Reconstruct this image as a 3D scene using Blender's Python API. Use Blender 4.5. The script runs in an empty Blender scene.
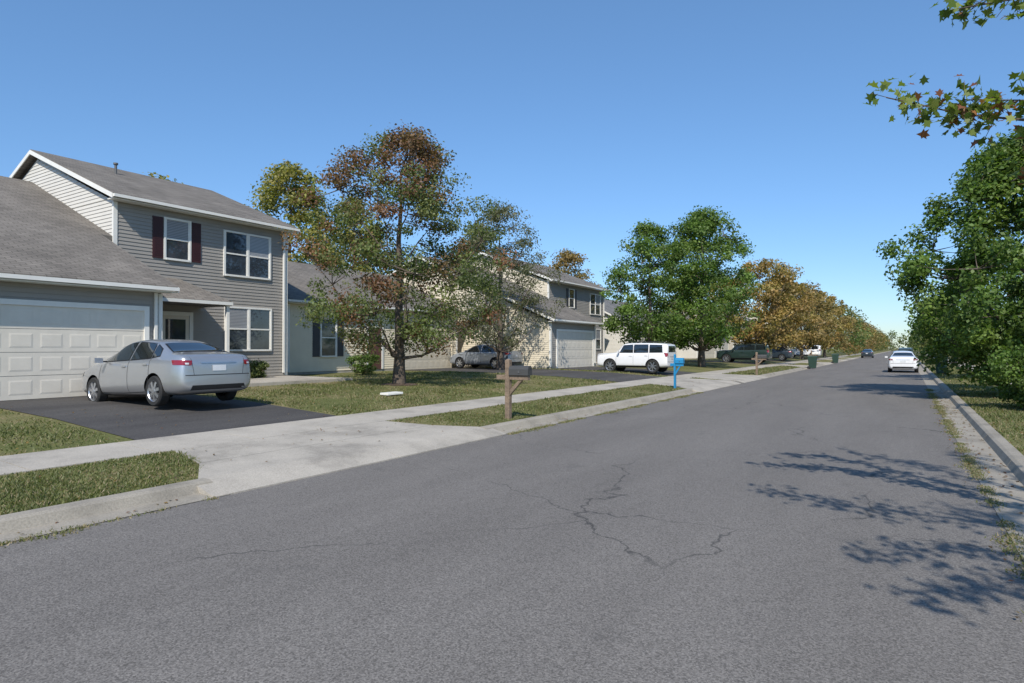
import bpy, math, random
import numpy as np
from mathutils import Vector, Matrix
from mathutils.bvhtree import BVHTree
random.seed(3)
RNG=np.random.default_rng(5)
scene=bpy.context.scene
COL=scene.collection

# ------------------------------------------------------------------ materials
def newmat(name):
    m=bpy.data.materials.new(name); m.use_nodes=True
    nt=m.node_tree; b=nt.nodes['Principled BSDF']
    return m,nt,b
def N(nt,t,**kw):
    n=nt.nodes.new(t)
    for k,v in kw.items():
        if k in ('inputs',):
            for a,c in v.items(): n.inputs[a].default_value=c
        else: setattr(n,k,v)
    return n
def c4(c): return (c[0],c[1],c[2],1)
def simple(name,col,rough=.6,metal=0,var=.12,scale=3,bump=0,bscale=40,coat=0,spec=.5):
    m,nt,b=newmat(name); L=nt.links.new
    b.inputs['Roughness'].default_value=rough; b.inputs['Metallic'].default_value=metal
    b.inputs['Coat Weight'].default_value=coat; b.inputs['Coat Roughness'].default_value=.03
    b.inputs['Specular IOR Level'].default_value=spec
    tc=N(nt,'ShaderNodeTexCoord')
    nz=N(nt,'ShaderNodeTexNoise',inputs={'Scale':scale,'Detail':6,'Roughness':.6}); L(tc.outputs['Object'],nz.inputs['Vector'])
    r=N(nt,'ShaderNodeMapRange',inputs={'From Min':.3,'From Max':.7,'To Min':1-var,'To Max':1+var}); L(nz.outputs['Fac'],r.inputs['Value'])
    mx=N(nt,'ShaderNodeVectorMath',operation='SCALE'); mx.inputs[0].default_value=col
    L(r.outputs[0],mx.inputs['Scale']); L(mx.outputs[0],b.inputs['Base Color'])
    if bump:
        n2=N(nt,'ShaderNodeTexNoise',inputs={'Scale':bscale,'Detail':4}); L(tc.outputs['Object'],n2.inputs['Vector'])
        bp=N(nt,'ShaderNodeBump',inputs={'Strength':bump,'Distance':.02}); L(n2.outputs['Fac'],bp.inputs['Height']); L(bp.outputs[0],b.inputs['Normal'])
    return m
def ramp(nt,stops):
    r=N(nt,'ShaderNodeValToRGB'); e=r.color_ramp.elements
    while len(e)<len(stops): e.new(.5)
    for i,(p,c) in enumerate(stops): e[i].position=p; e[i].color=c4(c)
    return r
def asphalt(name,a,b_,crack=True,patch=.2):
    m,nt,b=newmat(name); L=nt.links.new
    tc=N(nt,'ShaderNodeTexCoord')
    n1=N(nt,'ShaderNodeTexNoise',inputs={'Scale':.5,'Detail':7,'Roughness':.65})
    mp=N(nt,'ShaderNodeMapping'); mp.inputs['Scale'].default_value=(1.6,.3,1)
    L(tc.outputs['Object'],mp.inputs[0]); L(mp.outputs[0],n1.inputs['Vector'])
    n2=N(nt,'ShaderNodeTexNoise',inputs={'Scale':70,'Detail':3,'Roughness':.7}); L(tc.outputs['Object'],n2.inputs['Vector'])
    v=N(nt,'ShaderNodeTexVoronoi',inputs={'Scale':110}); L(tc.outputs['Object'],v.inputs['Vector'])
    r1=ramp(nt,[(.3,a),(.7,b_)]); L(n1.outputs['Fac'],r1.inputs['Fac'])
    r2=N(nt,'ShaderNodeMapRange',inputs={'From Min':.25,'From Max':.75,'To Min':.7,'To Max':1.3}); L(n2.outputs['Fac'],r2.inputs['Value'])
    r3=N(nt,'ShaderNodeMapRange',inputs={'From Min':0,'From Max':1,'To Min':.62,'To Max':1.4})
    sp=N(nt,'ShaderNodeSeparateColor'); L(v.outputs['Color'],sp.inputs[0]); L(sp.outputs[0],r3.inputs['Value'])
    mu=N(nt,'ShaderNodeMath',operation='MULTIPLY'); L(r2.outputs[0],mu.inputs[0]); L(r3.outputs[0],mu.inputs[1])
    sc=N(nt,'ShaderNodeVectorMath',operation='SCALE'); L(r1.outputs[0],sc.inputs[0]); L(mu.outputs[0],sc.inputs['Scale'])
    out=sc.outputs[0]
    if crack:
        # faint pale scuffs
        n4=N(nt,'ShaderNodeTexNoise',inputs={'Scale':2.2,'Detail':9,'Roughness':.8}); L(mp.outputs[0],n4.inputs['Vector'])
        m4=N(nt,'ShaderNodeMapRange',inputs={'From Min':.58,'From Max':.75,'To Min':0,'To Max':.45}); L(n4.outputs['Fac'],m4.inputs['Value'])
        mc2=N(nt,'ShaderNodeMixRGB'); L(m4.outputs[0],mc2.inputs[0]); L(out,mc2.inputs[1]); mc2.inputs[2].default_value=(.25,.235,.21,1); out=mc2.outputs[0]
        # oil and tyre stains
        n5=N(nt,'ShaderNodeTexNoise',inputs={'Scale':1.1,'Detail':6,'Roughness':.7}); L(tc.outputs['Object'],n5.inputs['Vector'])
        m5=N(nt,'ShaderNodeMapRange',inputs={'From Min':.60,'From Max':.72,'To Min':0,'To Max':.4}); L(n5.outputs['Fac'],m5.inputs['Value'])
        mc3=N(nt,'ShaderNodeMixRGB'); L(m5.outputs[0],mc3.inputs[0]); L(out,mc3.inputs[1]); mc3.inputs[2].default_value=(.075,.072,.068,1); out=mc3.outputs[0]
        wn=N(nt,'ShaderNodeTexNoise',inputs={'Scale':1.4,'Detail':6}); L(tc.outputs['Object'],wn.inputs['Vector'])
        ad=N(nt,'ShaderNodeMixRGB',blend_type='ADD'); ad.inputs[0].default_value=.8; L(tc.outputs['Object'],ad.inputs[1]); L(wn.outputs['Color'],ad.inputs[2])
        vc=N(nt,'ShaderNodeTexVoronoi',feature='DISTANCE_TO_EDGE',inputs={'Scale':.26}); L(ad.outputs[0],vc.inputs['Vector'])
        lt=N(nt,'ShaderNodeMapRange',inputs={'From Min':.0,'From Max':.0045,'To Min':1,'To Max':0}); L(vc.outputs['Distance'],lt.inputs['Value'])
        mk=N(nt,'ShaderNodeTexNoise',inputs={'Scale':.5,'Detail':2}); L(tc.outputs['Object'],mk.inputs['Vector'])
        mr=N(nt,'ShaderNodeMapRange',inputs={'From Min':.44,'From Max':.56,'To Min':0,'To Max':.75}); L(mk.outputs['Fac'],mr.inputs['Value'])
        mm=N(nt,'ShaderNodeMath',operation='MULTIPLY'); L(lt.outputs[0],mm.inputs[0]); L(mr.outputs[0],mm.inputs[1])
        mc=N(nt,'ShaderNodeMixRGB'); L(mm.outputs[0],mc.inputs[0]); L(out,mc.inputs[1]); mc.inputs[2].default_value=(.03,.03,.03,1)
        out=mc.outputs[0]
    L(out,b.inputs['Base Color']); b.inputs['Roughness'].default_value=.85; b.inputs['Specular IOR Level'].default_value=.25
    bp=N(nt,'ShaderNodeBump',inputs={'Strength':.35,'Distance':.006}); L(mu.outputs[0],bp.inputs['Height']); L(bp.outputs[0],b.inputs['Normal'])
    return m
def concrete(name,col):
    m,nt,b=newmat(name); L=nt.links.new
    tc=N(nt,'ShaderNodeTexCoord')
    n1=N(nt,'ShaderNodeTexNoise',inputs={'Scale':.9,'Detail':9,'Roughness':.7}); L(tc.outputs['Object'],n1.inputs['Vector'])
    n2=N(nt,'ShaderNodeTexNoise',inputs={'Scale':60,'Detail':3}); L(tc.outputs['Object'],n2.inputs['Vector'])
    r=ramp(nt,[(.28,[c*.55 for c in col]),(.5,col),(.72,[c*1.2 for c in col])]); L(n1.outputs['Fac'],r.inputs['Fac'])
    r2=N(nt,'ShaderNodeMapRange',inputs={'From Min':.3,'From Max':.7,'To Min':.82,'To Max':1.15}); L(n2.outputs['Fac'],r2.inputs['Value'])
    sc=N(nt,'ShaderNodeVectorMath',operation='SCALE'); L(r.outputs[0],sc.inputs[0]); L(r2.outputs[0],sc.inputs['Scale'])
    L(sc.outputs[0],b.inputs['Base Color']); b.inputs['Roughness'].default_value=.9
    bp=N(nt,'ShaderNodeBump',inputs={'Strength':.3,'Distance':.008}); L(n2.outputs['Fac'],bp.inputs['Height']); L(bp.outputs[0],b.inputs['Normal'])
    return m
def grassmat(name):
    m,nt,b=newmat(name); L=nt.links.new
    tc=N(nt,'ShaderNodeTexCoord')
    n1=N(nt,'ShaderNodeTexNoise',inputs={'Scale':.55,'Detail':7,'Roughness':.65}); L(tc.outputs['Object'],n1.inputs['Vector'])
    n2=N(nt,'ShaderNodeTexNoise',inputs={'Scale':22,'Detail':5,'Roughness':.7}); L(tc.outputs['Object'],n2.inputs['Vector'])
    r=ramp(nt,[(.3,(.095,.115,.04)),(.46,(.14,.145,.055)),(.58,(.20,.175,.085)),(.74,(.25,.20,.12))]); L(n1.outputs['Fac'],r.inputs['Fac'])
    r2=N(nt,'ShaderNodeMapRange',inputs={'From Min':.3,'From Max':.7,'To Min':.55,'To Max':1.35}); L(n2.outputs['Fac'],r2.inputs['Value'])
    sc=N(nt,'ShaderNodeVectorMath',operation='SCALE'); L(r.outputs[0],sc.inputs[0]); L(r2.outputs[0],sc.inputs['Scale'])
    L(sc.outputs[0],b.inputs['Base Color']); b.inputs['Roughness'].default_value=.95; b.inputs['Specular IOR Level'].default_value=.1
    bp=N(nt,'ShaderNodeBump',inputs={'Strength':.5,'Distance':.03}); L(n2.outputs['Fac'],bp.inputs['Height']); L(bp.outputs[0],b.inputs['Normal'])
    return m
def shingle(name,a,b_):
    m,nt,b=newmat(name); L=nt.links.new
    tc=N(nt,'ShaderNodeTexCoord'); mp=N(nt,'ShaderNodeMapping'); mp.inputs['Rotation'].default_value=(0,0,math.pi/2)
    L(tc.outputs['Object'],mp.inputs[0])
    br=N(nt,'ShaderNodeTexBrick',inputs={'Scale':1,'Mortar Size':.008,'Brick Width':.3,'Row Height':.13,'Color1':c4(a),'Color2':c4(b_),'Mortar':c4([c*.5 for c in a])})
    L(mp.outputs[0],br.inputs['Vector'])
    n=N(nt,'ShaderNodeTexNoise',inputs={'Scale':.7,'Detail':8,'Roughness':.7}); L(tc.outputs['Object'],n.inputs['Vector'])
    r2=N(nt,'ShaderNodeMapRange',inputs={'From Min':.3,'From Max':.7,'To Min':.72,'To Max':1.25}); L(n.outputs['Fac'],r2.inputs['Value'])
    sc=N(nt,'ShaderNodeVectorMath',operation='SCALE'); L(br.outputs['Color'],sc.inputs[0]); L(r2.outputs[0],sc.inputs['Scale'])
    L(sc.outputs[0],b.inputs['Base Color']); b.inputs['Roughness'].default_value=.95; b.inputs['Specular IOR Level'].default_value=.2
    bp=N(nt,'ShaderNodeBump',inputs={'Strength':.5,'Distance':.01}); L(br.outputs['Fac'],bp.inputs['Height']); bp.invert=True; L(bp.outputs[0],b.inputs['Normal'])
    return m
def leafmat(name,trans=.3):
    m,nt,b=newmat(name); L=nt.links.new
    at=N(nt,'ShaderNodeAttribute',attribute_name='Col')
    tr=N(nt,'ShaderNodeBsdfTranslucent'); mx=N(nt,'ShaderNodeMixShader'); mx.inputs[0].default_value=trans
    sc=N(nt,'ShaderNodeVectorMath',operation='MULTIPLY'); sc.inputs[1].default_value=(1.6,1.8,.8)
    L(at.outputs['Color'],sc.inputs[0]); L(sc.outputs[0],tr.inputs['Color'])
    L(at.outputs['Color'],b.inputs['Base Color']); b.inputs['Roughness'].default_value=.5; b.inputs['Specular IOR Level'].default_value=.35
    o=nt.nodes['Material Output']; L(b.outputs[0],mx.inputs[1]); L(tr.outputs[0],mx.inputs[2]); L(mx.outputs[0],o.inputs['Surface'])
    return m
def blindmat(name):
    m,nt,b=newmat(name); L=nt.links.new
    tc=N(nt,'ShaderNodeTexCoord'); w=N(nt,'ShaderNodeTexWave',bands_direction='Z',inputs={'Scale':6,'Distortion':0})
    L(tc.outputs['Object'],w.inputs['Vector']); r=ramp(nt,[(0,(.12,.13,.15)),(.6,(.32,.33,.34))]); L(w.outputs['Fac'],r.inputs['Fac'])
    L(r.outputs[0],b.inputs['Base Color']); b.inputs['Roughness'].default_value=.5
    b.inputs['Coat Weight'].default_value=1; b.inputs['Coat Roughness'].default_value=.02; return m

M_road=asphalt('road_asphalt',(.138,.127,.115),(.182,.168,.152))
M_drive=asphalt('driveway_asphalt',(.05,.047,.046),(.09,.085,.08),crack=False)
M_conc=concrete('concrete',(.38,.345,.29)); M_curb=concrete('curb_concrete',(.30,.27,.22))
M_grass=grassmat('lawn_soil_grass')
M_leaf=leafmat('leaves',.35); M_blade=leafmat('grass_blades',.3)
M_bark=simple('bark',(.11,.085,.065),.9,var=.4,scale=9,bump=1,bscale=18)
M_white=simple('white_trim',(.74,.725,.67),.5,var=.05)
M_gdoor=simple('garage_door_paint',(.66,.61,.52),.5,var=.05)
M_cdoor=simple('cream_garage_door_paint',(.56,.51,.41),.5,var=.05)
M_gray=simple('gray_siding',(.30,.28,.25),.6,var=.06,scale=1.5)
M_wsid=simple('white_siding',(.60,.575,.52),.6,var=.05,scale=1.5)
M_cream=simple('cream_siding',(.62,.555,.43),.6,var=.05,scale=1.5)
M_cream2=simple('pale_cream_siding',(.70,.62,.47),.6,var=.05,scale=1.5)
M_tan=simple('tan_siding',(.42,.38,.31),.6,var=.05,scale=1.5)
M_roof=shingle('roof_shingles',(.158,.143,.125),(.205,.185,.160))
M_roof2=shingle('roof_shingles_gray',(.15,.148,.143),(.2,.195,.185))
M_glass=simple('window_glass',(.035,.045,.06),.04,var=.3,spec=.9,coat=.6)
M_blind=blindmat('window_blinds')
M_maroon=simple('maroon_shutter',(.045,.014,.016),.5); M_dshut=simple('dark_shutter',(.05,.05,.055),.5)
M_reddoor=simple('brown_red_door',(.10,.045,.035),.5)
M_black=simple('black_plastic',(.012,.012,.013),.45); M_rubber=simple('tyre_rubber',(.02,.02,.02),.8)
M_metal=simple('alloy',(.55,.56,.58),.3,metal=.9); M_steel=simple('steel',(.12,.12,.12),.6,metal=.3)
M_carglass=simple('car_glass',(.012,.016,.018),.03,var=.1,spec=.9,coat=.5)
M_red=simple('tail_light',(.22,.008,.01),.15,coat=1); M_clear=simple('lamp_lens',(.6,.6,.6),.1,coat=1)
M_wood=simple('weathered_wood',(.20,.145,.10),.85,var=.35,scale=12,bump=.6)
M_mailblk=simple('mailbox_metal',(.06,.058,.055),.45,bump=.1); M_blue=simple('blue_paint',(.015,.21,.42),.5)
M_bin=simple('green_bin',(.02,.05,.035),.5); M_seam=simple('seam',(.02,.02,.022),.7)
M_mulch=simple('mulch',(.09,.06,.04),.95,var=.5,scale=20,bump=1)
def paint(n,c,metal=.5): return simple(n,c,.32,metal=metal,var=.02,coat=1)

# ------------------------------------------------------------------ mesh helpers
def empty(name,loc=(0,0,0),rot=0):
    e=bpy.data.objects.new(name,None); e.location=loc; e.rotation_euler=(0,0,rot); COL.objects.link(e); return e
class MB:
    def __init__(s): s.v=[];s.f=[];s.m=[]
    def add(s,vs,fs,mi=0):
        o=len(s.v); s.v+= [tuple(v) for v in vs]; s.f+=[tuple(i+o for i in f) for f in fs]; s.m+=[mi]*len(fs)
    def quad(s,a,b,c,d,mi=0): s.add([a,b,c,d],[(0,1,2,3)],mi)
    def box(s,x0,x1,y0,y1,z0,z1,mi=0):
        x0,x1=min(x0,x1),max(x0,x1); y0,y1=min(y0,y1),max(y0,y1); z0,z1=min(z0,z1),max(z0,z1)
        s.add([(x0,y0,z0),(x1,y0,z0),(x1,y1,z0),(x0,y1,z0),(x0,y0,z1),(x1,y0,z1),(x1,y1,z1),(x0,y1,z1)],
              [(0,3,2,1),(4,5,6,7),(0,1,5,4),(1,2,6,5),(2,3,7,6),(3,0,4,7)],mi)
    def slab(s,pts,t,mi=0):   # polygon extruded downward
        n=len(pts); lo=[(p[0],p[1],p[2]-t) for p in pts]
        s.add(list(pts)+lo,[tuple(range(n)),tuple(range(2*n-1,n-1,-1))]+[(i,i+n,(i+1)%n+n,(i+1)%n) for i in range(n)],mi)
    def tube(s,pts,rad,sides=6,mi=0):
        pts=[Vector(p) for p in pts]; rings=[]
        o=len(s.v); n=len(pts)
        for i,p in enumerate(pts):
            d=(pts[min(i+1,n-1)]-pts[max(i-1,0)]).normalized()
            a=d.orthogonal().normalized() if i==0 else (a-d*a.dot(d)).normalized()
            b=d.cross(a)
            for k in range(sides):
                an=2*math.pi*k/sides
                s.v.append(tuple(p+(a*math.cos(an)+b*math.sin(an))*rad[i]))
        for i in range(n-1):
            for k in range(sides):
                k2=(k+1)%sides
                s.f.append((o+i*sides+k,o+i*sides+k2,o+(i+1)*sides+k2,o+(i+1)*sides+k)); s.m.append(mi)
        s.f.append(tuple(o+(n-1)*sides+k for k in range(sides))); s.m.append(mi)
    def build(s,name,mats,parent=None,smooth=False,bevel=0):
        me=bpy.data.meshes.new(name); me.from_pydata(s.v,[],s.f)
        for m in mats: me.materials.append(m)
        me.polygons.foreach_set('material_index',s.m)
        if smooth: me.polygons.foreach_set('use_smooth',[True]*len(s.f))
        me.update(); ob=bpy.data.objects.new(name,me); COL.objects.link(ob)
        if bevel:
            b=ob.modifiers.new('b','BEVEL'); b.width=bevel; b.segments=2; b.limit_method='ANGLE'
        if parent: ob.parent=parent
        return ob

def fast_polys(name,V,per,C,mat,parent=None):
    n=len(V)//per
    me=bpy.data.meshes.new(name); me.vertices.add(len(V)); me.vertices.foreach_set('co',V.astype(np.float32).ravel())
    me.loops.add(len(V)); me.loops.foreach_set('vertex_index',np.arange(len(V),dtype=np.int32))
    me.polygons.add(n); me.polygons.foreach_set('loop_start',np.arange(0,len(V),per,dtype=np.int32))
    me.materials.append(mat); me.update(calc_edges=True)
    ca=me.color_attributes.new('Col','FLOAT_COLOR','POINT')
    cc=np.ones((len(V),4),dtype=np.float32); cc[:,:3]=np.repeat(C,per,axis=0); ca.data.foreach_set('color',cc.ravel())
    ob=bpy.data.objects.new(name,me); COL.objects.link(ob)
    if parent: ob.parent=parent
    return ob
def nrm(a): return a/np.maximum(np.linalg.norm(a,axis=1,keepdims=True),1e-9)
RH=np.array([(-.5,0),(-.05,.32),(.5,0),(-.05,-.32)])
MAPLE=np.array([(-.5,0),(-.22,.2),(-.3,.48),(-.02,.3),(.1,.5),(.2,.2),(.55,0),(.2,-.2),(.1,-.5),(-.02,-.3),(-.3,-.48),(-.22,-.2)])
def leaves(name,P,size,C,mat,parent=None,shape=RH,up=.5,rng=RNG,nb=None):
    n=len(P); bias=np.array([0,0,up]) if nb is None else nb
    nn=nrm(rng.normal(size=(n,3))*.8+bias); t=nrm(np.cross(nn,rng.normal(size=(n,3)))); b=np.cross(nn,t)
    k=len(shape)
    V=P[:,None,:]+size[:,None,None]*(shape[None,:,0,None]*t[:,None,:]+shape[None,:,1,None]*b[:,None,:])
    V=V+ (np.abs(shape[None,:,1,None])*size[:,None,None]*.35)*nn[:,None,:]
    return fast_polys(name,V.reshape(-1,3),k,C,mat,parent)

# ------------------------------------------------------------------ ground
GX=[-3000,-60,-16.7,-12.8,-10,-8.8,-6.95]; GZ=[.5,.5,.48,.38,.22,.18,.10]
GXR=[1.4,3.6,4.8,12,3000]; GZR=[.10,.16,.18,.3,.3]
AX=np.array(GX+[-6.9,1.36]+GXR); AZ=np.array(GZ+[-.2,-.2]+GZR)
def gz(x): return float(np.interp(x,AX,AZ))
def gzv(x): return np.interp(x,AX,AZ)
mb=MB(); ys=[-300,-20,0,20,40,80,160,400,3000]
for i in range(len(AX)-1):
    for j in range(len(ys)-1):
        mb.quad((AX[i],ys[j],AZ[i]),(AX[i+1],ys[j],AZ[i+1]),(AX[i+1],ys[j+1],AZ[i+1]),(AX[i],ys[j+1],AZ[i]))
mb.build('ground',[M_grass])
mb=MB(); mb.quad((-6.42,-300,0),(.76,-300,0),(.76,3000,0),(-6.42,3000,0)); mb.build('road',[M_road])
def strip(mb,x0,x1,y0,y1,dz,mi=0):
    xs=sorted([x0,x1]+[x for x in AX if x0<x<x1])
    for a,b in zip(xs[:-1],xs[1:]):
        mb.quad((a,y0,gz(a)+dz),(b,y0,gz(b)+dz),(b,y1,gz(b)+dz),(a,y1,gz(a)+dz),mi)
# driveway openings (Y0,Y1 at sidewalk)
DRV=[(4.97,9.0),(24.2,29.6),(30.9,35.8),(55,59),(68,73),(88,92),(104,108)]
# curbs and gutters
mb=MB()
def curbseg(y0,y1,side):
    g=.012
    if side<0: pr=[(-6.42,.006),(-6.72,.02),(-6.77,.11),(-6.82,.128),(-6.95,.13),(-6.97,.05)]
    else: pr=[(.76,.006),(1.17,.02),(1.22,.11),(1.27,.128),(1.4,.13),(1.42,.05)]
    for (xa,za),(xb,zb) in zip(pr[:-1],pr[1:]): mb.quad((xa,y0+g,za),(xa,y1-g,za),(xb,y1-g,zb),(xb,y0+g,zb))
    for y in (y0+g,y1-g): mb.add([(x,y,z) for x,z in pr]+[(pr[-1][0],y,-.1),(pr[0][0],y,-.1)],[tuple(range(8))])
def run(y0,y1,side):
    n=max(1,round((y1-y0)/3.0))
    for i in range(n): curbseg(y0+(y1-y0)*i/n,y0+(y1-y0)*(i+1)/n,side)
y=-40
for a,b in DRV: run(y,a-.75,-1); y=b+.75
run(y,400,-1); run(-40,400,1)
for side in (-1,1):
    xa,xb=(-6.95,-6.42) if side<0 else (.76,1.4)
    mb.quad((xa,-40,-.004),(xb,-40,-.004),(xb,400,-.004),(xa,400,-.004))
mb.build('curb',[M_curb])
# sidewalks
mb=MB()
for x0,x1 in ((-10.0,-8.8),(3.6,4.8)):
    y=-30
    while y<260:
        z0,z1=gz(x0)+.012+random.uniform(0,.006),gz(x1)+.012+random.uniform(0,.006)
        mb.slab([(x0,y+.008,z0),(x1,y+.008,z1),(x1,y+1.5,z1),(x0,y+1.5,z0)],.1); y+=1.508
mb.build('sidewalk',[M_conc])
# driveways
for i,(a,b) in enumerate(DRV):
    mb=MB()
    m=(a+b)/2
    for k,(xa,xb) in enumerate(((-8.785,-7.75),(-7.735,-6.78),(-6.78,-6.44))):
        def ex(x): 
            s=max(0,min(1,(x+8.8)/2.0)); return s*s*.85
        def zz(x): return np.interp(x,[-8.8,-6.95,-6.75,-6.43],[.197,.125,.095,.008])
        for q in (0,1):
            ya=lambda x:(a-.1-ex(x) if q==0 else m+.006)
            yb=lambda x:(m-.006 if q==0 else b+.1+ex(x))
            xm=[xa]+[x for x in (-6.95,-6.6) if xa<x<xb]+[xb]
            for u,v in zip(xm[:-1],xm[1:]):
                mb.slab([(u,ya(u),zz(u)),(v,ya(v),zz(v)),(v,yb(v),zz(v)),(u,yb(u),zz(u))],.12,1)
    hx=-16.66 if i!=1 else -22.3
    strip(mb,hx,-10.0,a,b,.012,0)
    mb.build('driveway',[M_drive,M_conc])

# ------------------------------------------------------------------ grass blades + fallen leaves
def in_drv(x,y):
    r=np.zeros(len(x),bool)
    for a,b in DRV:
        s=np.clip((x+8.8)/2.0,0,1); e=.1+s*s*.85
        r|=(y>a-e)&(y<b+e)
    return r
def grass_region(x0,x1,y0,y1,dens,h,lst):
    n=int((x1-x0)*(y1-y0)*dens); x=RNG.uniform(x0,x1,n); y=RNG.uniform(y0,y1,n)
    pn=np.sin(x*1.7+y*.6)+np.sin(y*2.3-x*.9+1)+np.sin(x*4.1+y*3.3)*.6
    k=~((x<0)&in_drv(x,y)) & (RNG.uniform(size=n)<.66+.2*pn); x=x[k];y=y[k];pn=pn[k]
    lst.append((x,y,h*RNG.uniform(.5,1.3,len(x))*(1+.2*pn),pn))
L_=[]
grass_region(-8.78,-6.98,1.2,12,2700,.032,L_); grass_region(-8.78,-6.98,12,30,800,.04,L_); grass_region(-8.78,-6.98,30,60,150,.06,L_)
grass_region(-16.6,-10.02,2.5,20,520,.04,L_); grass_region(-21,-10.02,20,32,180,.055,L_); grass_region(-20.2,-16.6,9,24,150,.05,L_)
grass_region(1.42,3.58,8,26,800,.045,L_); grass_region(1.42,3.58,26,60,120,.06,L_); grass_region(4.82,9,16,45,60,.06,L_)
# weeds in the joints
for x0,yr,ns,sp in ((-6.40,(1.5,30),18000,.06),(.79,(3.5,30),20000,.06),(-8.8,(1,30),1800,.03),(-10.0,(1,30),1800,.03),(1.41,(6,30),1500,.03),(-6.97,(1,30),2600,.03)):
    y=RNG.uniform(yr[0],yr[1],ns); cl=np.sin(y*3.1)+np.sin(y*7.7+1)+np.sin(y*1.3)+np.sin(y*13.1)*.5
    k=(cl+RNG.normal(size=ns)*.6)>-.5; y=y[k]; cl=cl[k]; x=x0+RNG.normal(size=len(y))*sp*(.6+.4*np.clip(cl,0,2))
    k=~((x<0)&in_drv(x,y)) ; x=x[k];y=y[k]
    L_.append((x,y,.026*RNG.uniform(.4,1.2,len(x)),np.full(len(x),9.)))
x,y,h,pn=[np.concatenate([l[i] for l in L_]) for i in range(4)]
n=len(x); z=np.where((x>-6.9)&(x<1.36),.0,gzv(x))
an=RNG.uniform(0,2*np.pi,n); w=.004+h*.08+np.hypot(x,y)*.0004
P=np.stack([x,y,z],1); s=np.stack([np.cos(an)*w,np.sin(an)*w,0*w],1); ln=np.stack([RNG.normal(size=n)*.6*h,RNG.normal(size=n)*.6*h,h],1)
V=np.stack([P-s,P+s,P+ln],1).reshape(-1,3)
g=np.array([[.13,.15,.05],[.17,.18,.068],[.11,.128,.045],[.25,.21,.11],[.29,.235,.145]])
wi=np.where(pn>8,RNG.choice(5,n,p=[.2,.22,.1,.26,.22]),np.where(pn<-.6,RNG.choice(5,n,p=[.2,.22,.12,.26,.20]),RNG.choice(5,n,p=[.34,.28,.18,.14,.06])))
C=g[wi]*RNG.uniform(.75,1.2,(n,1))
fast_polys('grass',V,3,C,M_blade)
# fallen leaves
xs=[];ys_=[]
for x0,x1,y0,y1,c in ((.85,1.2,4,30,380),(1.4,3.6,10,28,400),(-6.75,-6.5,2,30,200),(-8.8,-7,2,30,160),(-16,-10,3,22,350),(-21,-10,20,32,200),(.55,.75,4,22,60)):
    xs.append(RNG.uniform(x0,x1,c)); ys_.append(RNG.uniform(y0,y1,c))
x=np.concatenate(xs);y=np.concatenate(ys_); z=np.where((x>-6.9)&(x<1.36),.022,gzv(x)+.035)
pal=np.array([[.22,.11,.04],[.16,.07,.03],[.28,.18,.06],[.12,.08,.04]])
leaves('fallen_leaves',np.stack([x,y,z],1),RNG.uniform(.03,.06,len(x)),pal[RNG.choice(4,len(x))],M_leaf,up=4)
mb=MB(); K=28; rr_=[.62*(1+.12*math.sin(k*1.7)) for k in range(K)]
mb.add([(-14.4,15.6,gz(-14.4)+.07)]+[(-14.4+rr_[k]*math.cos(6.2832*k/K),15.6+rr_[k]*math.sin(6.2832*k/K),gz(-14.4+rr_[k]*math.cos(6.2832*k/K))+.012) for k in range(K)],[(0,1+k,1+(k+1)%K) for k in range(K)]); mb.build('mulch_bed',[M_mulch])

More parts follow.
